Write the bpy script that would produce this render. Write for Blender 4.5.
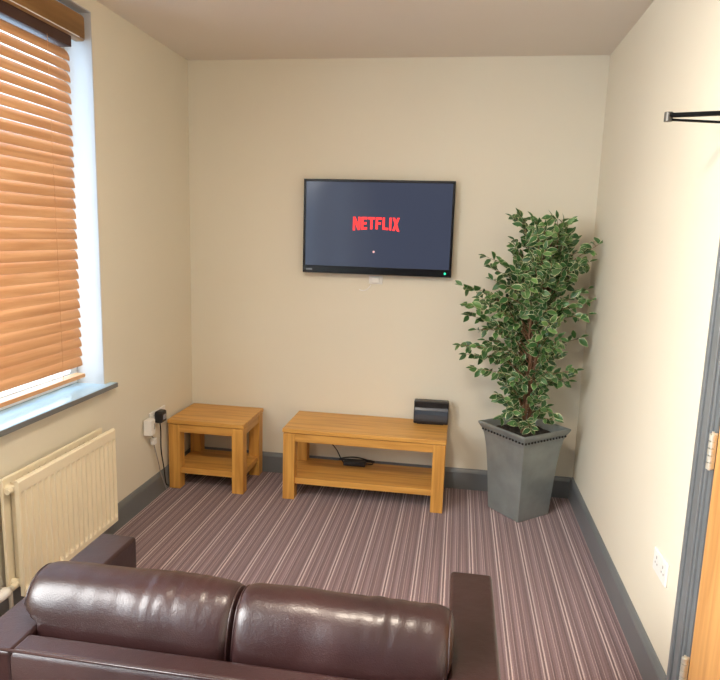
import bpy, bmesh, math, random
from mathutils import Vector, Matrix, Euler, noise
PI = math.pi
for o in list(bpy.data.objects):
    bpy.data.objects.remove(o, do_unlink=True)
SC = bpy.context.scene
COL = SC.collection
W, H, REAR = 2.304, 2.415, -6.0          # room width, height, rear wall

# ------------------------------------------------------------------ camera
cam = bpy.data.cameras.new('camera')
cam.sensor_fit = 'HORIZONTAL'; cam.sensor_width = 36; cam.lens = 629.43 * 36 / 720; cam.clip_start = .02
camo = bpy.data.objects.new('camera', cam); COL.objects.link(camo)
r_ = Vector((0.98717805, 0.156791, 0.02993464)); u_ = Vector((-0.05468448, 0.15600737, 0.986241)); f_ = Vector((-0.14996368, 0.97523243, -0.16258109))
camo.matrix_world = Matrix(((r_.x, u_.x, -f_.x, 1.5969), (r_.y, u_.y, -f_.y, -3.5987), (r_.z, u_.z, -f_.z, 1.4543), (0, 0, 0, 1)))
SC.camera = camo

# ------------------------------------------------------------------ world, daylight, exposure
wd = bpy.data.worlds.new('world'); SC.world = wd; wd.use_nodes = True
bg = wd.node_tree.nodes['Background']; bg.inputs[0].default_value = (.52, .76, 1, 1); bg.inputs[1].default_value = 1.25
SC.view_settings.view_transform = 'Standard'; SC.view_settings.look = 'None'; SC.view_settings.gamma = 1
SC.view_settings.use_curve_mapping = False; SC.view_settings.exposure = 2.25

def area(name, loc, rot, sx, sy, power, col, spread=PI):
    l = bpy.data.lights.new(name, 'AREA'); l.shape = 'RECTANGLE'; l.size = sx; l.size_y = sy; l.energy = power; l.color = col; l.spread = spread
    o = bpy.data.objects.new(name, l); COL.objects.link(o); o.location = loc; o.rotation_euler = rot
    return o
# daylight outside the blinded window and outside the open window behind the camera
area('daylight_blind_window', (-.80, -1.55, 1.95), (0, -PI / 2 + .45, 0), 1.7, 1.3, 1.5, (.50, .70, 1))
area('daylight_middle_window', (-.60, -3.35, 1.75), (0, -PI / 2 + .60, .42), 1.5, 1.5, 24, (1, .96, .90), 2.3)
area('daylight_rear_window', (-.60, -5.2, 1.75), (0, -PI / 2 + .30, 0), 1.5, 1.4, 10, (1, .97, .93), 2.5)

# ------------------------------------------------------------------ materials
def nodes(name):
    m = bpy.data.materials.new(name); m.use_nodes = True
    nt = m.node_tree; return m, nt, nt.nodes['Principled BSDF']
def N(nt, t, **k):
    n = nt.nodes.new(t)
    for a, b in k.items(): setattr(n, a, b)
    return n
def bumpify(nt, b, src, strength, dist=.01):
    bp = N(nt, 'ShaderNodeBump'); bp.inputs['Strength'].default_value = strength; bp.inputs['Distance'].default_value = dist
    nt.links.new(src, bp.inputs['Height']); nt.links.new(bp.outputs[0], b.inputs['Normal'])
def noise_tex(nt, scale, detail=3, mapscale=None, coord='Object'):
    tc = N(nt, 'ShaderNodeTexCoord'); mp = N(nt, 'ShaderNodeMapping')
    if mapscale: mp.inputs['Scale'].default_value = mapscale
    nt.links.new(tc.outputs[coord], mp.inputs[0])
    n = N(nt, 'ShaderNodeTexNoise'); n.inputs['Scale'].default_value = scale; n.inputs['Detail'].default_value = detail
    nt.links.new(mp.outputs[0], n.inputs['Vector']); return n
def ramp(nt, src, stops, interp='LINEAR'):
    r = N(nt, 'ShaderNodeValToRGB'); cr = r.color_ramp; cr.interpolation = interp
    while len(cr.elements) < len(stops): cr.elements.new(.5)
    for e, (p, c) in zip(cr.elements, stops): e.position = p; e.color = (*c, 1)
    nt.links.new(src, r.inputs[0]); return r
def plain(name, col, rough=.5, metal=0, var=.06, scale=8, bump=0, bscale=60, coat=0, spec=.5, emis=None, es=0):
    m, nt, b = nodes(name)
    n = noise_tex(nt, scale)
    r = ramp(nt, n.outputs[0], [(.3, tuple(max(0, c * (1 - var)) for c in col)), (.7, tuple(min(1, c * (1 + var)) for c in col))])
    nt.links.new(r.outputs[0], b.inputs['Base Color'])
    b.inputs['Roughness'].default_value = rough; b.inputs['Metallic'].default_value = metal
    b.inputs['Coat Weight'].default_value = coat; b.inputs['Specular IOR Level'].default_value = spec
    if emis: b.inputs['Emission Color'].default_value = (*emis, 1); b.inputs['Emission Strength'].default_value = es
    if bump:
        n2 = noise_tex(nt, bscale, 4); bumpify(nt, b, n2.outputs[0], bump, .004)
    return m
def wood(name, axis, dark, light, rough=.42, sc=1.0):
    m, nt, b = nodes(name)
    s = [30 * sc, 30 * sc, 30 * sc]; s[axis] = 1.6 * sc
    n = noise_tex(nt, 1.6, 5, tuple(s)); n.inputs['Distortion'].default_value = .6
    r = ramp(nt, n.outputs[0], [(.3, dark), (.72, light)])
    s2 = [2.5, 2.5, 2.5]; s2[axis] = .3
    n2 = noise_tex(nt, 3, 2, tuple(s2))
    mx = N(nt, 'ShaderNodeMix', data_type='RGBA', blend_type='MULTIPLY'); mx.inputs['Factor'].default_value = .35
    r2 = ramp(nt, n2.outputs[0], [(.35, (.72, .66, .6)), (.65, (1, 1, 1))])
    nt.links.new(r.outputs[0], mx.inputs['A']); nt.links.new(r2.outputs[0], mx.inputs['B'])
    nt.links.new(mx.outputs['Result'], b.inputs['Base Color'])
    b.inputs['Roughness'].default_value = rough; bumpify(nt, b, n.outputs[0], .15, .002)
    return m
WALL = plain('wall_paint', (.75, .695, .565), .75, var=.015, scale=1.3, bump=.08, bscale=140)
CEIL = plain('ceiling_paint', (.78, .71, .63), .9, var=.015, scale=1.0, bump=.05, bscale=140)
GREY = plain('grey_gloss_paint', (.150, .162, .168), .32, var=.05, scale=6, coat=.2)
SILL = plain('sill_sky_tint', (.46, .66, .80), .22, var=.08, scale=10, coat=.4)  # blue of the reflected sky is put into this base colour
UPVC = plain('white_frame_plastic', (.85, .87, .88), .3)
WHITE = plain('white_plastic', (.82, .80, .76), .35)
CREAM = plain('radiator_enamel', (.86, .76, .56), .35, var=.02)
BLACK = plain('black_plastic', (.012, .012, .014), .35)
GLOSSB = plain('gloss_black_plastic', (.003, .003, .004), .25, spec=.3)
CHROME = plain('hinge_steel', (.74, .72, .62), .38, metal=.7)
DOOR = wood('door_oak_veneer', 2, (.52, .25, .075), (.72, .38, .13), .45, .8)
OAKX = wood('oak_along_x', 0, (.54, .255, .052), (.79, .43, .105), .38)
OAKY = wood('oak_along_y', 1, (.52, .245, .048), (.77, .415, .100), .38)
OAKZ = wood('oak_along_z', 2, (.54, .250, .050), (.79, .425, .098), .38)
SLAT = wood('blind_slat_wood', 1, (.60, .30, .135), (.80, .46, .24), .4, .6)
VAL = wood('valance_wood', 1, (.27, .135, .040), (.42, .23, .08), .4, .7)
HEADR = plain('brown_headrail', (.055, .022, .016), .5)
PEWTER = plain('pewter_planter', (.27, .295, .285), .36, metal=.35, var=.14, scale=9, bump=.12, bscale=18)
SOIL = plain('dark_soil', (.03, .022, .016), .95, var=.4, scale=60, bump=.8, bscale=80)
BARK = plain('twig_bark', (.20, .105, .055), .8, var=.35, scale=40, bump=.4, bscale=90)
LEATHER = None
def leather():
    m, nt, b = nodes('brown_leather')
    n = noise_tex(nt, 5, 3)
    r = ramp(nt, n.outputs[0], [(.3, (.020, .0075, .0075)), (.7, (.034, .0130, .0125))])
    nt.links.new(r.outputs[0], b.inputs['Base Color'])
    b.inputs['Roughness'].default_value = .34; b.inputs['Specular IOR Level'].default_value = .45
    b.inputs['Coat Weight'].default_value = .22; b.inputs['Coat Roughness'].default_value = .20
    v = N(nt, 'ShaderNodeTexVoronoi'); v.inputs['Scale'].default_value = 320
    tc = N(nt, 'ShaderNodeTexCoord'); nt.links.new(tc.outputs['Object'], v.inputs['Vector'])
    big = noise_tex(nt, 11, 4)
    ad = N(nt, 'ShaderNodeMath', operation='MULTIPLY_ADD'); ad.inputs[1].default_value = 9.0
    nt.links.new(big.outputs[0], ad.inputs[0]); nt.links.new(v.outputs['Distance'], ad.inputs[2])
    bumpify(nt, b, ad.outputs[0], .22, .0016)
    return m
LEATHER = leather()
def carpet():
    m, nt, b = nodes('striped_carpet')
    tc = N(nt, 'ShaderNodeTexCoord'); sx = N(nt, 'ShaderNodeSeparateXYZ'); nt.links.new(tc.outputs['Object'], sx.inputs[0])
    wob = noise_tex(nt, 30, 2)
    a = N(nt, 'ShaderNodeMath', operation='MULTIPLY_ADD'); a.inputs[1].default_value = .0022
    nt.links.new(wob.outputs[0], a.inputs[0]); nt.links.new(sx.outputs['X'], a.inputs[2])
    s = N(nt, 'ShaderNodeMath', operation='SUBTRACT'); s.inputs[1].default_value = 1.864 - .03 - 12.0
    nt.links.new(a.outputs[0], s.inputs[0])
    d = N(nt, 'ShaderNodeMath', operation='DIVIDE'); d.inputs[1].default_value = .121; nt.links.new(s.outputs[0], d.inputs[0])
    fr = N(nt, 'ShaderNodeMath', operation='FRACT'); nt.links.new(d.outputs[0], fr.inputs[0])
    A = (.188, .116, .120); Bc = (.235, .158, .168); D = (.140, .086, .092); L = (.54, .43, .41); M_ = (.36, .265, .262)
    stops = [(0, A), (.07, D), (.13, Bc), (.185, L), (.225, D), (.285, L), (.33, Bc), (.38, A), (.45, M_), (.475, D), (.53, A), (.58, Bc),
             (.66, M_), (.69, A), (.74, M_), (.765, D), (.83, A), (.89, M_), (.91, A), (.96, Bc)]
    r = ramp(nt, fr.outputs[0], stops, 'CONSTANT')
    n1 = noise_tex(nt, 2.2, 3, (90, .6, 1))
    r1 = ramp(nt, n1.outputs[0], [(.3, (.72, .70, .72)), (.7, (1.25, 1.22, 1.2))])
    n2 = noise_tex(nt, 240, 2)
    r2 = ramp(nt, n2.outputs[0], [(.3, (.65, .65, .65)), (.7, (1.3, 1.3, 1.3))])
    m1 = N(nt, 'ShaderNodeMix', data_type='RGBA', blend_type='MULTIPLY'); m1.inputs['Factor'].default_value = 1
    m2 = N(nt, 'ShaderNodeMix', data_type='RGBA', blend_type='MULTIPLY'); m2.inputs['Factor'].default_value = .8
    nt.links.new(r.outputs[0], m1.inputs['A']); nt.links.new(r1.outputs[0], m1.inputs['B'])
    nt.links.new(m1.outputs['Result'], m2.inputs['A']); nt.links.new(r2.outputs[0], m2.inputs['B'])
    nt.links.new(m2.outputs['Result'], b.inputs['Base Color'])
    b.inputs['Roughness'].default_value = .95; b.inputs['Sheen Weight'].default_value = .25
    bumpify(nt, b, n2.outputs[0], .5, .004)
    return m
CARPET = carpet()
def glass():
    m = bpy.data.materials.new('window_glass'); m.use_nodes = True; nt = m.node_tree; nt.nodes.clear()
    o = N(nt, 'ShaderNodeOutputMaterial'); t = N(nt, 'ShaderNodeBsdfTransparent'); g = N(nt, 'ShaderNodeBsdfGlossy'); g.inputs['Roughness'].default_value = .02
    lw = N(nt, 'ShaderNodeLayerWeight'); lw.inputs[0].default_value = .5; pw = N(nt, 'ShaderNodeMath', operation='POWER'); pw.inputs[1].default_value = 4; nt.links.new(lw.outputs['Facing'], pw.inputs[0])
    f = N(nt, 'ShaderNodeMath', operation='MULTIPLY_ADD'); f.inputs[1].default_value = .5; f.inputs[2].default_value = .04; nt.links.new(pw.outputs[0], f.inputs[0]); mx = N(nt, 'ShaderNodeMixShader')
    nt.links.new(f.outputs[0], mx.inputs[0]); nt.links.new(t.outputs[0], mx.inputs[1]); nt.links.new(g.outputs[0], mx.inputs[2]); nt.links.new(mx.outputs[0], o.inputs[0])
    return m
GLASS = glass()
def leafmat():
    m, nt, b = nodes('variegated_leaf')
    e = N(nt, 'ShaderNodeAttribute', attribute_name='edge'); rn = N(nt, 'ShaderNodeAttribute', attribute_name='tone')
    nz = noise_tex(nt, 55, 2)
    ad = N(nt, 'ShaderNodeMath', operation='MULTIPLY_ADD'); ad.inputs[1].default_value = .28
    nt.links.new(nz.outputs[0], ad.inputs[0]); nt.links.new(e.outputs['Fac'], ad.inputs[2])
    g = ramp(nt, rn.outputs['Fac'], [(0, (.014, .060, .014)), (.5, (.042, .130, .032)), (1, (.13, .26, .07))])
    k = ramp(nt, ad.outputs[0], [(.98, (0, 0, 0)), (1.0, (1, 1, 1))])
    k.color_ramp.elements[0].position = .96; k.color_ramp.elements[1].position = 1.0
    mx = N(nt, 'ShaderNodeMix', data_type='RGBA'); nt.links.new(k.outputs[0], mx.inputs['Factor']); nt.links.new(g.outputs[0], mx.inputs['A']); mx.inputs['B'].default_value = (.60, .62, .36, 1)
    nt.links.new(mx.outputs['Result'], b.inputs['Base Color']); b.inputs['Roughness'].default_value = .42
    return m
LEAF = leafmat()
def emit(name, col, s):
    m, nt, b = nodes(name); b.inputs['Base Color'].default_value = (*col, 1); b.inputs['Emission Color'].default_value = (*col, 1); b.inputs['Emission Strength'].default_value = s; return m

# ------------------------------------------------------------------ mesh helpers
def box(bm, a, b):
    x0, y0, z0 = a; x1, y1, z1 = b
    v = [bm.verts.new(p) for p in ((x0, y0, z0), (x1, y0, z0), (x1, y1, z0), (x0, y1, z0), (x0, y0, z1), (x1, y0, z1), (x1, y1, z1), (x0, y1, z1))]
    for f in ((0, 3, 2, 1), (4, 5, 6, 7), (0, 1, 5, 4), (1, 2, 6, 5), (2, 3, 7, 6), (3, 0, 4, 7)): bm.faces.new([v[i] for i in f])
def prism(bm, pts, axis, a, b):
    """extrude a 2-D outline between a and b along axis (0,1,2); outline in the two other axes, in order"""
    def mk(p, t):
        q = list(p); q.insert(axis, t); return bm.verts.new(q)
    A = [mk(p, a) for p in pts]; B = [mk(p, b) for p in pts]; n = len(pts)
    bm.faces.new(A); bm.faces.new(B[::-1])
    for i in range(n): bm.faces.new((A[i], B[i], B[(i + 1) % n], A[(i + 1) % n]))
def tube(bm, pts, rad, seg=8, cap=True):
    pts = [Vector(p) for p in pts]; n = len(pts)
    rads = rad if isinstance(rad, (list, tuple)) else [rad] * n
    rings = []; ref = None
    for i, p in enumerate(pts):
        t = (pts[min(i + 1, n - 1)] - pts[max(i - 1, 0)]).normalized()
        if ref is None:
            ref = t.orthogonal().normalized()
        ref = (ref - t * ref.dot(t)).normalized(); bi = t.cross(ref)
        rings.append([bm.verts.new(p + (ref * math.cos(2 * PI * k / seg) + bi * math.sin(2 * PI * k / seg)) * rads[i]) for k in range(seg)])
    for a, b in zip(rings, rings[1:]):
        for k in range(seg): bm.faces.new((a[k], a[(k + 1) % seg], b[(k + 1) % seg], b[k]))
    if cap: bm.faces.new(rings[0][::-1]); bm.faces.new(rings[-1])
def spline(P, n=8):
    P = [Vector(p) for p in P]; Q = [P[0] * 2 - P[1]] + P + [P[-1] * 2 - P[-2]]; out = []
    for i in range(1, len(Q) - 2):
        for k in range(n):
            t = k / n; a, b, c, d = Q[i - 1], Q[i], Q[i + 1], Q[i + 2]
            out.append(.5 * ((2 * b) + (c - a) * t + (2 * a - 5 * b + 4 * c - d) * t * t + (3 * b - a - 3 * c + d) * t ** 3))
    out.append(P[-1]); return out
def obj(name, bm, mat, parent=None, bevel=0, seg=2, smooth=False, label=None):
    bmesh.ops.recalc_face_normals(bm, faces=bm.faces[:])
    me = bpy.data.meshes.new(name); bm.to_mesh(me); bm.free()
    me.materials.append(mat)
    if smooth or bevel:
        for p in me.polygons: p.use_smooth = True
        if bevel: me.set_sharp_from_angle(angle=math.radians(40))
    o = bpy.data.objects.new(name, me); COL.objects.link(o)
    if bevel:
        md = o.modifiers.new('bevel', 'BEVEL'); md.width = bevel; md.segments = seg; md.limit_method = 'ANGLE'; md.angle_limit = math.radians(40)
        md.harden_normals = True
    if parent: o.parent = parent
    if label: o['label'] = label
    return o
def BM(*boxes):
    bm = bmesh.new()
    for a, b in boxes: box(bm, a, b)
    return bm
def thing(name, label, cat, loc=(0, 0, 0), rz=0, group=None):
    o = bpy.data.objects.new(name, None); COL.objects.link(o); o.location = loc; o.rotation_euler = (0, 0, rz); o.empty_display_size = .05
    o['label'] = label; o['category'] = cat
    if group: o['group'] = group
    return o
def tag(o, label, cat, group=None):
    o['label'] = label; o['category'] = cat
    if group: o['group'] = group
    return o
def struct(name, bm, mat, label=None, **k):
    o = obj(name, bm, mat, **k); o['kind'] = 'structure'
    if label: o['label'] = label
    return o
def wall_x(bm, x0, x1, ylo, yhi, holes):
    """wall slab of constant x with rectangular holes (y0,y1,z0,z1)"""
    ys = sorted({ylo, yhi, *[h[0] for h in holes], *[h[1] for h in holes]})
    for a, b in zip(ys, ys[1:]):
        hs = [h for h in holes if h[0] <= a + 1e-6 and h[1] >= b - 1e-6]
        if not hs: box(bm, (x0, a, 0), (x1, b, H)); continue
        h = hs[0]
        if h[2] > 0: box(bm, (x0, a, 0), (x1, b, h[2]))
        if h[3] < H: box(bm, (x0, a, h[3]), (x1, b, H))

# ------------------------------------------------------------------ room shell
WT = .22
WIN1 = (-2.16, -.967, .722, 2.355)
WIN2 = (-4.1, -2.6, .722, 2.355)
WIN3 = (-5.85, -4.5, .722, 2.355)
DOORH = (-2.62, -1.828, 0, 1.80)
struct('floor', BM(((-WT, REAR - .1, -.1), (W + .15, .1, 0))), CARPET, 'brown carpet with thin cream stripes running to the back wall')
struct('ceiling', BM(((-WT, REAR - .1, H), (W + .15, .1, H + .1))), CEIL, 'plain beige ceiling')
struct('wall_back', BM(((-WT, 0, 0), (W + .15, .1, H))), WALL, 'cream painted back wall behind the television')
bm = bmesh.new(); wall_x(bm, -WT, 0, REAR, 0, [WIN1, WIN2, WIN3]); bmesh.ops.remove_doubles(bm, verts=bm.verts, dist=1e-5)
struct('wall_left', bm, WALL, 'cream painted wall with the window and radiator')
bm = bmesh.new(); wall_x(bm, W, W + .15, REAR, 0, [DOORH])
struct('wall_right', bm, WALL, 'cream painted wall beside the oak door')
struct('wall_rear', BM(((-WT, REAR - .1, 0), (.22, REAR, H))), WALL, 'cream end of the wall behind the camera')
struct('wall_rear', BM(((.22, REAR - .1, 0), (W + .15, REAR, H))), plain('slate_blue_paint', (.05, .055, .09), .7), 'slate blue wall behind the camera')

def skirt(name, pts_fn, lo, hi, axis, label, h=.123):
    bm = bmesh.new(); T = .018
    prof = [(0, 0), (T, 0), (T, h - .022), (T - .004, h - .012), (T - .010, h - .003), (T - .013, h), (0, h)]
    prism(bm, [pts_fn(p) for p in prof], axis, lo, hi)
    return struct(name, bm, GREY, label)
skirt('baseboard_back', lambda p: (-p[0], p[1]), 0, W, 0, 'grey painted skirting board along the back wall')
skirt('baseboard_left', lambda p: (p[0], p[1]), REAR, -.018, 1, 'grey painted skirting board under the window')
skirt('baseboard_right', lambda p: (W - p[0], p[1]), -1.757, -.018, 1, 'grey painted skirting board along the right wall', .131)

for nm, hole in (('trim_6', WIN1),):      # added window reveal lining, toned grey to hold down the daylight on it
    a, b_, c_, d_ = hole
    bm = bmesh.new()
    box(bm, (-.135, b_ - .004, c_ + .02), (-.001, b_ - .0001, d_ - .004)); box(bm, (-.135, a + .0001, c_ + .02), (-.001, a + .004, d_ - .004)); box(bm, (-.135, a + .0001, d_ - .004), (-.001, b_ - .0001, d_ - .0001))
    struct(nm, bm, plain('reveal_toned_grey', (.50, .50, .50), .6, var=.01), 'window reveal lining, its daylight brightness set by a grey tone')
# windows: white frame, mullion, pane
def window(name, hole, label):
    y0, y1, z0, z1 = hole
    z0 += .02
    bm = bmesh.new(); X0, X1, f = -.20, -.135, .055
    box(bm, (X0, y0, z0), (X1, y1, z0 + f)); box(bm, (X0, y0, z1 - f), (X1, y1, z1))
    box(bm, (X0, y0, z0 + f), (X1, y0 + f, z1 - f)); box(bm, (X0, y1 - f, z0 + f), (X1, y1, z1 - f))
    ym = (y0 + y1) / 2; box(bm, (X0, ym - f / 2, z0 + f), (X1, ym + f / 2, z1 - f))
    o = struct(name, bm, UPVC, label, bevel=.004)
    for a, b in ((y0 + f, ym - f / 2), (ym + f / 2, y1 - f)):
        obj('window_pane', BM(((-.172, a, z0 + f), (-.166, b, z1 - f))), GLASS, o)
    return o
window('window_1', WIN1, 'white framed window behind the wooden blind')
window('window_2', WIN2, 'white framed window beside the camera')
window('window_3', WIN3, 'white framed window nearest the rear wall')
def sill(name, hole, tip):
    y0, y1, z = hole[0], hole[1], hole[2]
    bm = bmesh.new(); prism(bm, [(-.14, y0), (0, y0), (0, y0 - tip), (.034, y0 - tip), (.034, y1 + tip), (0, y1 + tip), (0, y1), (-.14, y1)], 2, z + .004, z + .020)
    o = struct(name, bm, SILL, 'grey gloss window sill with blue sky reflection put into its colour')
    bm = bmesh.new(); prism(bm, [(-.02, y0), (0, y0), (0, y0 - tip - .002), (.037, y0 - tip - .002), (.037, y1 + tip + .002), (0, y1 + tip + .002), (0, y1), (-.02, y1)], 2, z - .002, z + .0035)
    c = bmesh.new(); box(c, (.034, y0 - tip - .002, z), (.038, y1 + tip + .002, z + .0185)); 
    me = bpy.data.meshes.new('t'); c.to_mesh(me); c.free(); bm.from_mesh(me)
    obj('sill_edge', bm, GREY, o, label='slate grey front edge of the sill')
    return o
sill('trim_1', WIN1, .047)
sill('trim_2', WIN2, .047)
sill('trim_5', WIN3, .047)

# door in the right wall
y0, y1, z1 = DOORH[0], DOORH[1], DOORH[3]
def arch(bm, out, inn, zt_out, zt_in, x0, x1):
    box(bm, (x0, y1 + inn, 0), (x1, y1 + out, zt_out)); box(bm, (x0, y0 - out, 0), (x1, y0 - inn, zt_out)); box(bm, (x0, y0 - inn, zt_in), (x1, y1 + inn, zt_out))
bm = bmesh.new()
arch(bm, .070, .050, z1 + .070, z1 + .050, W - .024, W); arch(bm, .050, .012, z1 + .050, z1 + .012, W - .018, W); arch(bm, .012, .0, z1 + .012, z1, W - .012, W)
struct('trim_3', bm, GREY, 'grey moulded architrave round the oak door', bevel=.003)
bm = bmesh.new(); box(bm, (W - .004, y1 - .022, 0), (W + .15, y1, z1)); box(bm, (W - .004, y0, 0), (W + .15, y0 + .022, z1)); box(bm, (W - .004, y0 + .022, z1 - .022), (W + .15, y1 - .022, z1))
struct('trim_4', bm, GREY, 'grey door lining')
door = struct('door_1', BM(((W - .002, y0 + .025, .006), (W + .042, y1 - .026, z1 - .025))), DOOR, 'plain oak veneered door', bevel=.0015)
for zc in (.255, .915, 1.58):
    bm = bmesh.new(); yk = y1 - .024; xk = W - .015
    for k in range(5):
        za = zc - .05 + k * .02; tube(bm, [(xk, yk, za), (xk, yk, za + .0160)], .0085, 12)
    tube(bm, [(xk, yk, zc - .054), (xk, yk, zc + .054)], .003, 10)
    box(bm, (W - .016, yk - .002, zc - .05), (W - .0035, yk + .002, zc + .05))
    obj('hinge', bm, CHROME, door, label='pale steel butt hinge')
bm = bmesh.new(); tube(bm, [(W - .002, y0 + .09, .93), (W - .05, y0 + .09, .93), (W - .055, y0 + .10, .93), (W - .055, y0 + .21, .93)], .009, 12)
obj('handle', bm, CHROME, door)

# ------------------------------------------------------------------ venetian blind
bl = thing('venetian_blind', 'orange wooden slatted blind with dark valance, nearly closed in the window', 'blind', (-.06, -1.66, .755))
Y0, Y1 = -.465, .602                    # slat ends relative to the base
bm = bmesh.new(); prism(bm, [(-.012, 1.478), (.030, 1.478), (.036, 1.486), (.036, 1.572), (.028, 1.585), (-.012, 1.585)], 1, Y0 - .03, Y1 + .083)
obj('valance', bm, VAL, bl, bevel=.010, seg=3, label='dark brown wooden valance')
bm = BM(((-.030, Y0, 1.436), (.022, Y1, 1.50))); obj('headrail', bm, HEADR, bl, label='dark brown headrail')
bm = BM(((.0365, Y0 - .03, 1.483), (.0385, Y1 + .035, 1.487))); obj('valance_bead', bm, WHITE, bl, label='thin pale bead along the valance')
bm = bmesh.new()
pitch, wd_, n = .0430, .050, 31
ztop = 1.404; tilt = math.radians(-65.5)
for i in range(n):
    zc = ztop - i * pitch
    segs = 6; top = []; bot = []
    for k in range(segs + 1):
        s = (k / segs - .5) * wd_; bow = .0065 * (1 - (2 * s / wd_) ** 2)
        cx, cz = s * math.cos(tilt), s * math.sin(tilt)
        nx, nz = -math.sin(tilt), math.cos(tilt)
        top.append((cx + nx * (bow + .0013), zc + cz + nz * (bow + .0013))); bot.append((cx + nx * (bow - .0013), zc + cz + nz * (bow - .0013)))
    prism(bm, top + bot[::-1], 1, Y0, Y1)
obj('slats', bm, SLAT, bl)
zb = .050
obj('bottom_rail', BM(((-.024, Y0, zb - .012), (.024, Y1, zb + .006))), SLAT, bl, bevel=.003)
for yy in (Y1 - .16, Y1 - .62, Y0 + .16):
    bm = bmesh.new()
    tube(bm, [(.0245, yy, zb), (.0245, yy, 1.44)], .0009, 6)
    tube(bm, [(-.0265, yy, zb), (-.0265, yy, 1.44)], .0009, 6)
    obj('ladder_cord', bm, SLAT, bl)

# ------------------------------------------------------------------ radiator
rd = thing('radiator', 'cream double panel radiator with vertical ribs under the window', 'radiator', (0, -1.708, .128))
L, RH = .638, .440
def panel(x0, x1, ribs):
    bm = bmesh.new()
    box(bm, (x0, 0, 0), (x1, L, RH))
    return bm
bm = panel(.030, .044, 0); obj('back_panel', bm, CREAM, rd, bevel=.005, seg=3)
bm = bmesh.new()
nr = 19; pr = L / nr; xf = .106
# fluted front as one height-field loft across y
prof = []
for i in range(nr):
    a = i * pr
    prof += [(a + .001 if i == 0 else a + .003, xf), (a + .008, xf), (a + .0125, xf - .013), (a + pr - .0085, xf - .013), (a + pr - .003, xf)]
prof.append((L - .001, xf))
zs = [(.0, 0), (.020, 0), (.034, 1), (RH - .058, 1), (RH - .044, 0), (RH - .006, 0), (RH, -.6)]
rings = []
for z, k in zs:
    row = []
    for y, x in prof:
        xx = xf + (x - xf) * max(k, 0) + (-.006 if k < 0 else 0)
        row.append(bm.verts.new((xx, y, z)))
    rings.append(row)
for a, b in zip(rings, rings[1:]):
    for k in range(len(prof) - 1): bm.faces.new((a[k], a[k + 1], b[k + 1], b[k]))
xb = .090
bk = [[bm.verts.new((xb, y, z)) for y in (prof[0][0], prof[-1][0])] for z in (0, RH)]
bm.faces.new((bk[0][0], bk[0][1], bk[1][1], bk[1][0]))
bm.faces.new(rings[0] + [bk[0][1], bk[0][0]]); bm.faces.new(rings[-1] + [bk[1][1], bk[1][0]])
bm.faces.new([r[0] for r in rings] + [bk[1][0], bk[0][0]]); bm.faces.new([r[-1] for r in rings] + [bk[1][1], bk[0][1]])
obj('front_panel', bm, CREAM, rd)
bm = bmesh.new()
k = 0; y = .02; pts = []
while y < L - .02:
    pts.append((.047 if k % 2 else .087, y)); y += .016; k += 1
for (xa, ya), (xc, yc) in zip(pts, pts[1:]):
    v = [bm.verts.new(p) for p in ((xa, ya, .02), (xc, yc, .02), (xc, yc, RH - .02), (xa, ya, RH - .02))]; bm.faces.new(v)
fn = obj('convector_fins', bm, CREAM, rd)
so = fn.modifiers.new('s', 'SOLIDIFY'); so.thickness = .001
for yy, zz in ((.022, RH - .04), (.022, .04), (L - .022, RH - .04)):
    bm = bmesh.new(); tube(bm, [(.044, yy, zz), (.092, yy, zz)], .014, 14); obj('end_connector', bm, CREAM, rd)
bm = bmesh.new(); tube(bm, [(.068, .010, RH - .04), (.068, -.010, RH - .04)], .010, 12); obj('bleed_plug', bm, CREAM, rd)
bm = bmesh.new(); tube(bm, [(.068, .010, .04), (.068, -.016, .04)], .011, 12); obj('valve_tail', bm, CREAM, rd)
bm = bmesh.new(); tube(bm, [(.068, -.016, .04), (.068, -.030, .04)], .012, 6)
tube(bm, [(.068, -.024, .04), (.068, -.024, -.128)], .0075, 12)
obj('valve', bm, CHROME, rd, label='steel valve and tail pipe')
bm = bmesh.new(); tube(bm, [(.068, -.030, .04), (.068, -.042, .04), (.068, -.046, .04), (.068, -.088, .04), (.068, -.094, .04)], [.012, .016, .020, .018, .012], 20)
obj('thermostat_head', bm, WHITE, rd, smooth=True, label='white thermostatic valve head')
for yy in (.12, L - .15): obj('wall_bracket', BM(((.0, yy, .06), (.030, yy + .03, .34))), CREAM, rd)

# ------------------------------------------------------------------ oak tables
def oak_table(name, label, loc, w, d, h, rz=0):
    t = thing(name, label, 'table', loc, rz)
    g = .066; tt = .024
    bm = BM(((0, 0, h - tt), (w, d, h))); obj('tabletop', bm, OAKX, t, bevel=.004, seg=3)
    for x in (.004, w - g - .004):
        for y in (.004, d - g - .004):
            obj('leg', BM(((x, y, 0), (x + g, y + g, h - tt - .003))), OAKZ, t, bevel=.003)
    zt = h - tt - .003
    for y in (.008, d - .030): obj('apron', BM(((g + .004, y, zt - .046), (w - g - .004, y + .022, zt))), OAKX, t, bevel=.002)
    for x in (.008, w - .030): obj('apron', BM(((x, g + .004, zt - .046), (x + .022, d - g - .004, zt))), OAKY, t, bevel=.002)
    bm = BM(((g - .002, .020, .088), (w - g + .002, d - .020, .122))); box(bm, (.012, g, .088), (g, d - g, .122)); box(bm, (w - g, g, .088), (w - .012, d - g, .122))
    obj('shelf', bm, OAKX, t, bevel=.0015)
    return t
oak_table('side_table', 'small square oak side table with lower shelf in the left corner', (.0195, -.387, 0), .4475, .365, .407)
oak_table('coffee_table', 'long low oak coffee table with lower shelf below the television', (.688, -.388, 0), .892, .368, .407)

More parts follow.
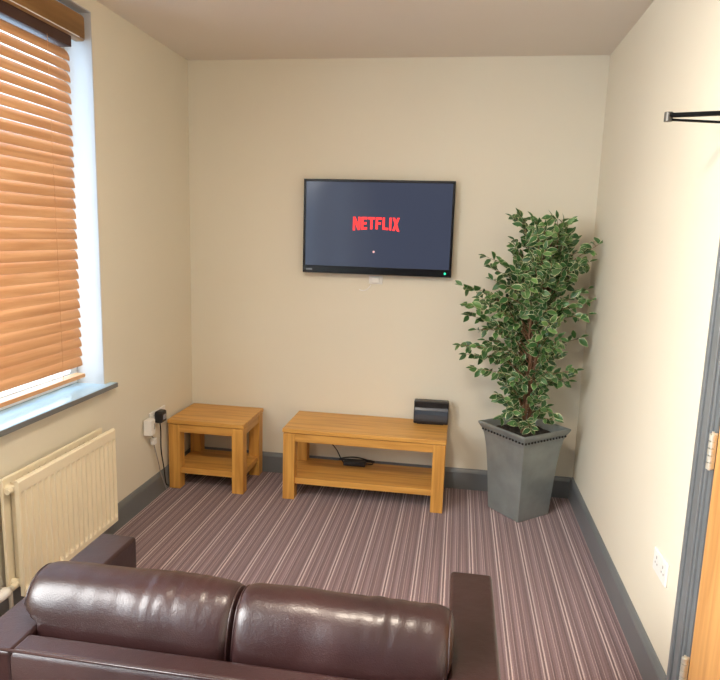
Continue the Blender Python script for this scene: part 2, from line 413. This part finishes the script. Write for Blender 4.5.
# black set-top box standing on the coffee table
bx = thing('router_box', 'black box with glossy blue grey front standing on the coffee table', 'electronics', (1.384, -.118, .407), math.radians(2))
obj('body', BM(((0, 0, .004), (.196, .056, .136))), BLACK, bx, bevel=.006, seg=3)
bm = bmesh.new(); prism(bm, [(-.001, .020), (-.009, .036), (-.012, .060), (-.009, .084), (-.001, .098)], 0, .005, .191)
obj('front_panel', bm, plain('blue_grey_gloss', (.055, .070, .095), .22, coat=.5), bx, smooth=False, label='glossy blue grey front band')
obj('foot', BM(((.02, .006, 0), (.17, .046, .004))), BLACK, bx)

# cables behind and on the coffee table shelf
def cable(name, pts, rad, mat, label, n=8):
    bm = bmesh.new(); tube(bm, spline(pts, n), rad, 8); return tag(obj(name, bm, mat, smooth=True), label, 'cable')
pb = thing('power_adapter', 'black power adapter with tangled leads on the coffee table shelf', 'adapter', (.985, -.125, .1225))
obj('body', BM(((0, 0, 0), (.13, .045, .026))), BLACK, pb, bevel=.004)
bm = bmesh.new()
random.seed(4)
pts = [(.13, .02, .015), (.17, .035, .012), (.15, .06, .02), (.08, .062, .034), (.02, .05, .036), (-.03, .03, .03), (.0, .005, .036), (.07, .012, .038), (.15, .03, .035), (.18, .05, .02), (.12, .075, .012)]
tube(bm, spline(pts, 6), .0035, 8); obj('lead', bm, BLACK, pb, smooth=True)
cable('power_cable', [(.78, -.030, .27), (.83, -.032, .262), (.89, -.036, .225), (.93, -.05, .19), (.962, -.08, .150), (.981, -.102, .137)], .0035, BLACK, 'black cable sagging under the coffee table top to the adapter')

# ------------------------------------------------------------------ television
tv = thing('television', 'black flat screen television on the back wall showing a red logo', 'television', (1.13, -.062, 1.242))
hw = .4225; th = .522
bm = bmesh.new()
box(bm, (-hw, 0, 0), (hw, .012, .042)); box(bm, (-hw, 0, th - .014), (hw, .012, th)); box(bm, (-hw, 0, .042), (-hw + .014, .012, th - .014)); box(bm, (hw - .014, 0, .042), (hw, .012, th - .014))
obj('bezel', bm, GLOSSB, tv, bevel=.002)
obj('back_shell', BM(((-hw + .01, .012, .012), (hw - .01, .036, th - .012))), BLACK, tv, bevel=.008)
def screenmat():
    m, nt, b = nodes('lit_screen')
    b.inputs['Base Color'].default_value = (.006, .006, .009, 1); b.inputs['Roughness'].default_value = .12
    b.inputs['Specular IOR Level'].default_value = .24
    b.inputs['Emission Color'].default_value = (.42, .50, .78, 1); b.inputs['Emission Strength'].default_value = .026
    return m
obj('screen', BM(((-hw + .014, .003, .042), (hw - .014, .011, th - .014))), screenmat(), tv, label='dark lit screen')
RED = emit('logo_red', (.95, .02, .02), .30)
G = {  # block letters, unit height 1: boxes or slanted strokes
 'N': (.62, [[(0, 0), (.18, 0), (.18, 1), (0, 1)], [(.44, 0), (.62, 0), (.62, 1), (.44, 1)], [(0, 1), (.2, 1), (.62, 0), (.42, 0)]]),
 'E': (.5, [[(0, 0), (.18, 0), (.18, 1), (0, 1)], [(.18, 0), (.5, 0), (.5, .18), (.18, .18)], [(.18, .41), (.46, .41), (.46, .59), (.18, .59)], [(.18, .82), (.5, .82), (.5, 1), (.18, 1)]]),
 'T': (.56, [[(0, .82), (.56, .82), (.56, 1), (0, 1)], [(.19, 0), (.37, 0), (.37, .82), (.19, .82)]]),
 'F': (.5, [[(0, 0), (.18, 0), (.18, 1), (0, 1)], [(.18, .41), (.44, .41), (.44, .59), (.18, .59)], [(.18, .82), (.5, .82), (.5, 1), (.18, 1)]]),
 'L': (.48, [[(0, 0), (.18, 0), (.18, 1), (0, 1)], [(.18, 0), (.48, 0), (.48, .18), (.18, .18)]]),
 'I': (.18, [[(0, 0), (.18, 0), (.18, 1), (0, 1)]]),
 'X': (.6, [[(0, 0), (.2, 0), (.6, 1), (.4, 1)], [(.4, 0), (.6, 0), (.2, 1), (0, 1)]])}
word = 'NETFLIX'; hgt = .076; gap = .085; tot = sum(G[c][0] for c in word) + gap * (len(word) - 1)
lw = .262; sx = lw / tot
bm = bmesh.new(); x = 0
for c in word:
    w_, strokes = G[c]
    for si, s in enumerate(strokes):
        pts = []
        for (px, pz) in s:
            X = (x + px) * sx - lw / 2; u = X / (lw / 2)
            z = pz * hgt * (1 - .0) ; z = z + (1 - pz) * (.010 * (1 - u * u))      # feet follow a shallow arch
            pts.append((X, z))
        prism(bm, pts, 1, -.0001 * si, .0015)
    x += w_ + gap
lg = obj('screen_logo', bm, RED, tv, label='red logo lettering'); lg.location = (-.006, .0015, .243)
bm = bmesh.new(); tube(bm, [(-.015, .0015, .128), (-.015, .003, .128)], .006, 14)
obj('loading_mark', bm, emit('spinner_grey', (.8, .45, .42), .15), tv, label='small pale loading mark')
bm = bmesh.new(); tube(bm, [(hw - .035, -.0012, .021), (hw - .035, .002, .021)], .0065, 14)
obj('power_light', bm, emit('power_green', (.02, .75, .40), .25), tv, label='green power light')
obj('maker_badge', BM(((-hw + .02, -.0008, .016), (-hw + .055, .001, .023))), plain('badge_grey', (.2, .22, .25), .3, metal=.5), tv)
obj('wall_mount', BM(((-.15, .036, .12), (.15, .062, .40))), BLACK, tv)
sk = thing('cable_outlet', 'small white cable outlet on the wall just below the television', 'socket', (1.085, 0, 1.185))
obj('plate', BM(((0, -.010, 0), (.080, 0, .047))), WHITE, sk, bevel=.003)
obj('plug', BM(((.022, -.028, .008), (.060, -.010, .040))), WHITE, sk, bevel=.004)
bm = bmesh.new(); tube(bm, spline([(1.03, -.004, 1.150), (1.05, -.005, 1.145), (1.075, -.006, 1.152), (1.098, -.007, 1.178)], 6), .003, 8)
tag(obj('aerial_cable', bm, WHITE, smooth=True), 'short white cable leading left of the cable outlet', 'cable')

# ------------------------------------------------------------------ sockets
HOLE = plain('socket_hole', (.30, .29, .27), .6)
def faceplate(name, label, loc, rz, w, h, n=2):
    t = thing(name, label, 'socket', loc, rz)
    obj('plate', BM(((0, -.008, 0), (w, 0, h))), WHITE, t, bevel=.003)
    for k in range(n):
        cx = w * (k + .5) / n
        bm = BM(((cx - .003, -.0085, h * .62), (cx + .003, -.0079, h * .75)), ((cx - .013, -.0085, h * .38), (cx - .007, -.0079, h * .46)), ((cx + .007, -.0085, h * .38), (cx + .013, -.0079, h * .46)))
        obj('pin_holes', bm, HOLE, t)
        obj('switch', BM(((cx - .007, -.0105, h * .80), (cx + .007, -.008, h * .94))), WHITE, t, bevel=.001)
    return t
faceplate('wall_socket', 'white double socket low on the right wall near the door', (W, -1.485, .378), -PI / 2, .130, .078)
faceplate('wall_socket', 'white double socket on the left wall beside the side table', (0, -.560, .408), PI / 2, .180, .080)
pg = thing('black_plug', 'black plug pushed into the socket beside the side table', 'plug', (.008, -.484, .452))
obj('body', BM(((0, -.034, -.032), (.044, .034, .034))), BLACK, pg, bevel=.012, seg=4)
obj('grip', BM(((.044, -.014, -.012), (.049, .014, .014))), plain('grey_print', (.35, .36, .4), .4), pg, bevel=.002, label='pale rating mark on the plug')
bm = bmesh.new(); tube(bm, spline([(.016, 0, -.026), (.018, .006, -.08), (.010, .022, -.20), (.014, .045, -.32), (.018, .055, -.405), (.030, .060, -.420)], 6), .0035, 8)
obj('lead', bm, BLACK, pg, smooth=True)
ad = thing('white_adapter', 'white plug in adapter left of the black plug', 'adapter', (.008, -.612, .398))
obj('body', BM(((0, -.026, -.012), (.045, .026, .075))), WHITE, ad, bevel=.008, seg=3)
obj('slot', BM(((.0455, .006, .020), (.0463, .014, .050))), plain('slot_grey', (.3, .29, .26), .5), ad)
cn = thing('white_connector', 'small white connector hanging on a thin cable below the adapter', 'plug', (.022, -.553, .330))
obj('body', BM(((-.012, -.018, -.014), (.012, .018, .022))), WHITE, cn, bevel=.006, seg=3)
bm = bmesh.new(); tube(bm, spline([(0, 0, -.012), (.004, .012, -.06), (.006, .040, -.14), (.006, .060, -.20), (.016, .085, -.27), (.020, .10, -.31)], 6), .0028, 8)
tube(bm, spline([(0, 0, .020), (.004, -.02, .034), (.012, -.045, .048), (.010, -.055, .056)], 6), .0028, 8)
obj('lead', bm, plain('grey_lead', (.30, .27, .24), .5), cn, smooth=True)

# ------------------------------------------------------------------ door closer
INK = plain('satin_black_metal', (.002, .002, .002), .6, spec=.08)
dc = thing('door_closer', 'black folding arm of the door closer above the oak door', 'door closer', (W, -1.70, 1.80))
def bar(bm, a, b, w, h):
    a = Vector(a); b = Vector(b); d = (b - a).normalized(); s = Vector((-d.y, d.x, 0)).normalized() * w / 2; u = Vector((0, 0, h / 2))
    v = [bm.verts.new(p + q) for p in (a, b) for q in (-s - u, s - u, s + u, -s + u)]
    for f in ((0, 1, 2, 3), (7, 6, 5, 4), (0, 4, 5, 1), (1, 5, 6, 2), (2, 6, 7, 3), (3, 7, 4, 0)): bm.faces.new([v[i] for i in f])
bm = bmesh.new(); bar(bm, (-.168, 0, .004), (-.020, -.073, -.002), .020, .010); obj('arm', bm, INK, dc, bevel=.001)
bm = bmesh.new(); bar(bm, (-.168, 0, -.007), (-.012, -.034, -.021), .014, .005); obj('arm', bm, INK, dc, bevel=.001)
bm = bmesh.new(); tube(bm, [(-.168, 0, -.012), (-.168, 0, .012)], .011, 16); obj('elbow_joint', bm, plain('joint_grey', (.10, .095, .085), .4, metal=.5), dc, label='dark grey elbow joint')
obj('fixing_foot', BM(((-.022, -.062, -.034), (-.004, -.010, -.012))), INK, dc)
bm = BM(((-.045, -.350, -.060), (-.004, -.105, -.010))); obj('body', bm, INK, dc, bevel=.004)

# ------------------------------------------------------------------ planter and plant
PX, PY = 1.983, -.250
pl = thing('planter', 'tall square pewter grey planter with flared studded rim in the corner', 'planter', (PX, PY, 0), math.radians(-4.5))
# square ring profile: half diagonals by height (corners point at +-x and +-y)
prof = [(0, .156), (.006, .160), (.10, .167), (.20, .175), (.30, .185), (.37, .195), (.42, .206), (.445, .216), (.468, .234), (.478, .241), (.486, .241), (.488, .230), (.480, .220), (.44, .205), (.40, .195)]
bm = bmesh.new(); rings = []
def sq(hd, z, m=8):
    c = [(0, -hd), (hd, 0), (0, hd), (-hd, 0)]; out = []
    for i in range(4):
        a, b = c[i], c[(i + 1) % 4]
        for k in range(m): out.append((a[0] + (b[0] - a[0]) * k / m, a[1] + (b[1] - a[1]) * k / m, z))
    return out
for z, hd in prof: rings.append([bm.verts.new(p) for p in sq(hd, z)])
for a, b in zip(rings, rings[1:]):
    for k in range(len(a)): bm.faces.new((a[k], a[(k + 1) % len(a)], b[(k + 1) % len(b)], b[k]))
bm.faces.new(rings[0])
po = obj('pot', bm, PEWTER, pl)
bm = bmesh.new(); hd = .2215; z = .447
c = [(0, -hd), (hd, 0), (0, hd), (-hd, 0)]
for i in (0, 3, 1, 2):
    a, b = c[i], c[(i + 1) % 4]; ns = 14
    for k in range(ns):
        t = (k + .5) / ns; m4 = Matrix.Translation((a[0] + (b[0] - a[0]) * t, a[1] + (b[1] - a[1]) * t, z))
        bmesh.ops.create_uvsphere(bm, u_segments=8, v_segments=6, radius=.0062, matrix=m4)
st = obj('rim_studs', bm, plain('dark_stud', (.008, .008, .008), .5), pl, smooth=True, label='row of dark studs under the rim')
bm = bmesh.new(); v = [bm.verts.new(p) for p in sq(.205, .445, 1)]; bm.faces.new(v)
r = bmesh.ops.subdivide_edges(bm, edges=bm.edges[:], cuts=14, use_grid_fill=True)
for q in bm.verts: q.co.z += .012 * noise.noise(q.co * 30)
obj('soil', bm, SOIL, pl)

ft = thing('potted_ficus', 'bushy green and cream variegated artificial ficus standing in the planter', 'plant', (PX, PY, .445))
random.seed(11)
def rel(x, y, z): return Vector((x - PX, y - PY, z - .445))
stems = [[(1.985, -.243, .43), (1.975, -.25, .60), (1.985, -.26, .80), (2.005, -.265, 1.0), (1.99, -.27, 1.25), (1.96, -.28, 1.50)],
         [(1.998, -.235, .43), (2.01, -.24, .62), (1.99, -.25, .82), (1.975, -.26, 1.02), (2.01, -.25, 1.25), (2.05, -.26, 1.52)],
         [(1.975, -.255, .43), (1.99, -.265, .64), (2.015, -.255, .84), (2.03, -.25, 1.05), (2.07, -.24, 1.30), (2.11, -.22, 1.45)]]
bm = bmesh.new(); paths = []
for s in stems:
    sp = spline([rel(*p) for p in s], 10); paths.append(sp)
    tube(bm, sp, [.011 * (1 - .75 * i / (len(sp) - 1)) for i in range(len(sp))], 8)
twigs = []
def crown(z):   # left and right limit of foliage by height, world x
    T = [(.50, 1.88, 2.10), (.60, 1.86, 2.10), (.70, 1.82, 2.14), (.78, 1.76, 2.20), (.92, 1.72, 2.17), (1.05, 1.72, 2.13), (1.18, 1.70, 2.22), (1.30, 1.79, 2.22), (1.40, 1.80, 2.20), (1.50, 1.85, 2.17), (1.58, 1.88, 2.14)]
    for (z0, a0, b0), (z1_, a1, b1) in zip(T, T[1:]):
        if z <= z1_: k = max(0, (z - z0) / (z1_ - z0)); return a0 + (a1 - a0) * k, b0 + (b1 - b0) * k
    return T[-1][1:]
def near(z):
    s = random.choice(paths); return min(s, key=lambda q: abs(q.z + .445 - z))
for i in range(140):
    z = .56 + 1.0 * (i / 140) ** .85 + random.uniform(-.03, .03); z = min(z, 1.56)
    a, b = crown(z); mid = (a + b) / 2; hwid = (b - a) / 2
    ang = random.uniform(0, 2 * PI); rr = random.uniform(.45, 1.0)
    ex = mid + hwid * rr * math.cos(ang); ey = -.27 + min(hwid, .21) * rr * math.sin(ang)
    ey = min(ey, -.045)
    if abs(ex - mid) < .10 and ey < -.24 and z < 1.15 and random.random() < .85: continue
    st_ = near(max(.55, z - random.uniform(.10, .34)))
    twigs.append((st_.copy(), rel(ex, ey, z), .8))
for (x, y, z, z0) in [(1.625, -.34, .915, .74), (1.66, -.30, .86, .70), (1.70, -.36, .80, .66), (1.62, -.26, 1.215, .95), (1.65, -.33, 1.12, .90), (1.66, -.25, 1.06, .88), (1.70, -.34, 1.00, .85),
                      (1.73, -.30, 1.37, 1.12), (1.76, -.26, 1.31, 1.10), (1.85, -.28, 1.57, 1.35), (1.88, -.31, 1.58, 1.38), (1.95, -.27, 1.57, 1.4), (2.04, -.29, 1.58, 1.4), (2.07, -.25, 1.57, 1.4), (2.13, -.27, 1.56, 1.36), (2.15, -.22, 1.50, 1.3),
                      (2.275, -.28, 1.45, 1.18), (2.255, -.20, 1.36, 1.12), (2.27, -.26, 1.17, .98), (2.265, -.18, 1.22, 1.0), (2.25, -.30, 1.10, .92), (2.22, -.26, .80, .66), (2.18, -.30, .75, .62), (2.24, -.22, .97, .8),
                      (1.83, -.40, .68, .52), (1.90, -.42, .60, .5), (2.10, -.40, .60, .5), (2.13, -.33, .545, .5), (1.85, -.33, .54, .49), (2.0, -.45, .52, .49), (1.93, -.40, .535, .49), (2.08, -.20, .56, .5)]:
    twigs.append((near(z0).copy(), rel(x, y, z), 1.0))
lf = bmesh.new(); edge_l = lf.verts.layers.float.new('edge'); tone_l = lf.verts.layers.float.new('tone')
def leaf(p, d, up, L_, Wd, tone):
    d = d.normalized(); s = d.cross(up)
    if s.length < 1e-3: s = d.orthogonal()
    s.normalize(); n_ = s.cross(d).normalized()
    rows = [(0, .04), (.18, .62), (.42, 1.0), (.68, .80), (.88, .36), (1.0, .02)]
    prev = None
    for t, w_ in rows:
        cur = []
        for k in (-1, -.55, 0, .55, 1):
            q = p + d * (t * L_) + s * (k * w_ * Wd / 2) + n_ * (abs(k) * w_ * Wd * .14 - t * t * L_ * .16)
            q.x = min(q.x, W - .012 - PX); q.y = min(q.y, -.012 - PY)
            vv = lf.verts.new(q); vv[edge_l] = abs(k) if 0.05 < t < .97 else .9; vv[tone_l] = tone; cur.append(vv)
        if prev:
            for a in range(4): lf.faces.new((prev[a], prev[a + 1], cur[a + 1], cur[a]))
        prev = cur
XL = W - .030 - PX; YL = -.030 - PY
nl = 0
for a, b, dens in twigs:
    ln = (b - a).length; mid = (a + b) / 2 + Vector((random.uniform(-.02, .02), random.uniform(-.02, .02), .10 * ln + random.uniform(-.01, .03)))
    sp = spline([a, mid, b], 10)
    tube(bm, sp, [.0032 * (1 - .7 * i / (len(sp) - 1)) for i in range(len(sp))], 5)
    acc = 0; side = 1
    tone0 = random.uniform(.15, .75)
    for i in range(1, len(sp)):
        acc += (sp[i] - sp[i - 1]).length
        if i / len(sp) < .30: continue
        while acc > .017:
            acc -= .017; side = -side
            t = (sp[i] - sp[i - 1]).normalized(); sd = t.cross(Vector((0, 0, 1)))
            if sd.length < .05: sd = Vector((1, 0, 0))
            sd.normalize()
            d = t * random.uniform(.3, .9) + sd * side * random.uniform(.3, 1.1) + Vector((random.uniform(-.5, .5), random.uniform(-.6, .3), random.uniform(-.9, .6)))
            d.normalize(); LL = random.uniform(.042, .062)
            e = sp[i] + d * LL
            if e.x > XL: d.x = -abs(d.x) - .2
            if e.y > YL: d.y = -abs(d.y) - .2
            d.normalize()
            up = Vector((random.uniform(-.8, .8), random.uniform(-1.6, -.5), random.uniform(.0, 1.1))).normalized()
            leaf(sp[i] + d * .004, d, up, LL, LL * random.uniform(.52, .66), min(1, max(0, tone0 + random.uniform(-.45, .45)))); nl += 1
    t = (sp[-1] - sp[-2]).normalized(); leaf(sp[-1], t, Vector((0, -.5, 1)), .045, .022, tone0)
print('leaves', nl)
obj('stem', bm, BARK, ft, smooth=True)
lo = obj('foliage', lf, LEAF, ft, smooth=True)

# ------------------------------------------------------------------ sofa
sf = thing('sofa', 'dark brown leather two seat sofa seen from behind, facing the television', 'sofa', (1.137, -2.468, 0))
# local: x -.597..+.598, y 0 (rear) .. .55 (front)
def rbox(name, a, b, bev, seg=5, sag=0):
    return obj(name, BM((a, b)), LEATHER, sf, bevel=bev, seg=seg)
rbox('base', (-.48, .02, .05), (.48, .525, .20), .012)
rbox('arm', (-.597, .004, .045), (-.480, .565, .52), .011)
rbox('arm', (.482, .004, .045), (.598, .565, .52), .011)
bm = bmesh.new(); prism(bm, [(.0, .045), (.085, .045), (.075, .51), (.066, .523), (.012, .523), (.0, .508)], 0, -.481, .483)
obj('backrest', bm, LEATHER, sf, bevel=.008, seg=3)
bm = bmesh.new(); tube(bm, [(-.597, .006, .5215), (.598, .006, .5215)], .0032, 8); obj('piping', bm, LEATHER, sf, smooth=True)
for s in (-1, 1):
    bm = BM(((min(0, s * .478), .10, .20), (max(0, s * .478), .535, .315)))
    obj('seat_cushion', bm, LEATHER, sf, bevel=.03, seg=5)
for x in (-.56, .53):
    for y in (.03, .49): obj('leg', BM(((x, y, 0), (x + .03, y + .03, .045))), BLACK, sf)
def back_cushion(x0, x1, seed, wx):
    bm = bmesh.new(); nx, nt_ = 110, 64; cy, cz = .190, .470; ry, rz = .100, .155
    rings = []
    for i in range(nx + 1):
        u = -1 + 2 * i / nx; x = (x0 + x1) / 2 + (x1 - x0) / 2 * math.copysign(abs(math.sin(u * PI / 2)) ** .9, u)
        uu = (x - (x0 + x1) / 2) / ((x1 - x0) / 2); uu = max(-1, min(1, uu))
        e = (1 - abs(uu) ** 17) ** (1 / 2.4) if abs(uu) < 1 else 0
        e = max(e, .04)
        row = []
        for k in range(nt_):
            th_ = 2 * PI * k / nt_; c_, s_ = math.cos(th_), math.sin(th_)
            py = math.copysign(abs(c_) ** .86, c_) * ry * (1 - .15 * (1 - e)) ; pz = math.copysign(abs(s_) ** .80, s_) * rz
            py *= (.55 + .45 * e)
            pz *= (.74 + .26 * e)
            if e <= .04: py *= .6; pz *= .8
            lean = -max(0, -pz) * -.12
            P = Vector((x, cy + py + lean, cz + pz))
            lim = .479 + max(0, P.z - .528) * 1.6; P.x = min(lim, max(-lim, P.x))
            w1 = noise.noise(Vector((x * 9 + seed, P.y * 5, P.z * 9))) * .006
            topw = max(0, s_) ** 2
            mask = math.exp(-((x - wx) / .11) ** 2)
            w2 = (.0065 * (.35 - abs(noise.noise(Vector((x * 34 + seed, P.z * 7, P.y * 9))))) * mask + .0012 * noise.noise(Vector((x * 28, P.z * 12, seed)))) * topw * e
            nrm = Vector((0, c_ / ry, s_ / rz)).normalized()
            row.append(bm.verts.new(P + nrm * (w1 + w2)))
        rings.append(row)
    for a, b in zip(rings, rings[1:]):
        for k in range(nt_): bm.faces.new((a[k], a[(k + 1) % nt_], b[(k + 1) % nt_], b[k]))
    bm.faces.new(rings[0]); bm.faces.new(rings[-1])
    c = obj('back_cushion', bm, LEATHER, sf, smooth=True)
    # piping seam near each end, following the cushion's section
    for ri in (10, nx - 10):
        b2 = bmesh.new(); me = c.data
        pts = [me.vertices[ri * nt_ + k].co.copy() for k in range(nt_)]
        cen = sum(pts, Vector()) / nt_
        pts = [p + (p - cen).normalized() * .0008 for p in pts]; pts.append(pts[0].copy())
        tube(b2, pts, .0026, 6, cap=False); obj('cushion_seam', b2, LEATHER, c, smooth=True)
    return c
back_cushion(-.534, -.008, 1.3, -.17)
back_cushion(-.012, .492, 7.7, .36)

# ------------------------------------------------------------------ ceiling lamp behind the camera (outside the view)
cl = thing('ceiling_light', 'round white ceiling light behind the camera', 'ceiling light', (1.20, -2.45, H))
bm = bmesh.new(); tube(bm, [(0, 0, 0), (0, 0, -.05)], .19, 40); obj('lamp_base', bm, WHITE, cl)
bm = bmesh.new(); tube(bm, [(0, 0, -.05), (0, 0, -.06), (0, 0, -.085), (0, 0, -.10)], [.185, .185, .15, .06], 40)
obj('diffuser', bm, emit('lamp_glow', (1, .87, .72), 20), cl, smooth=True)
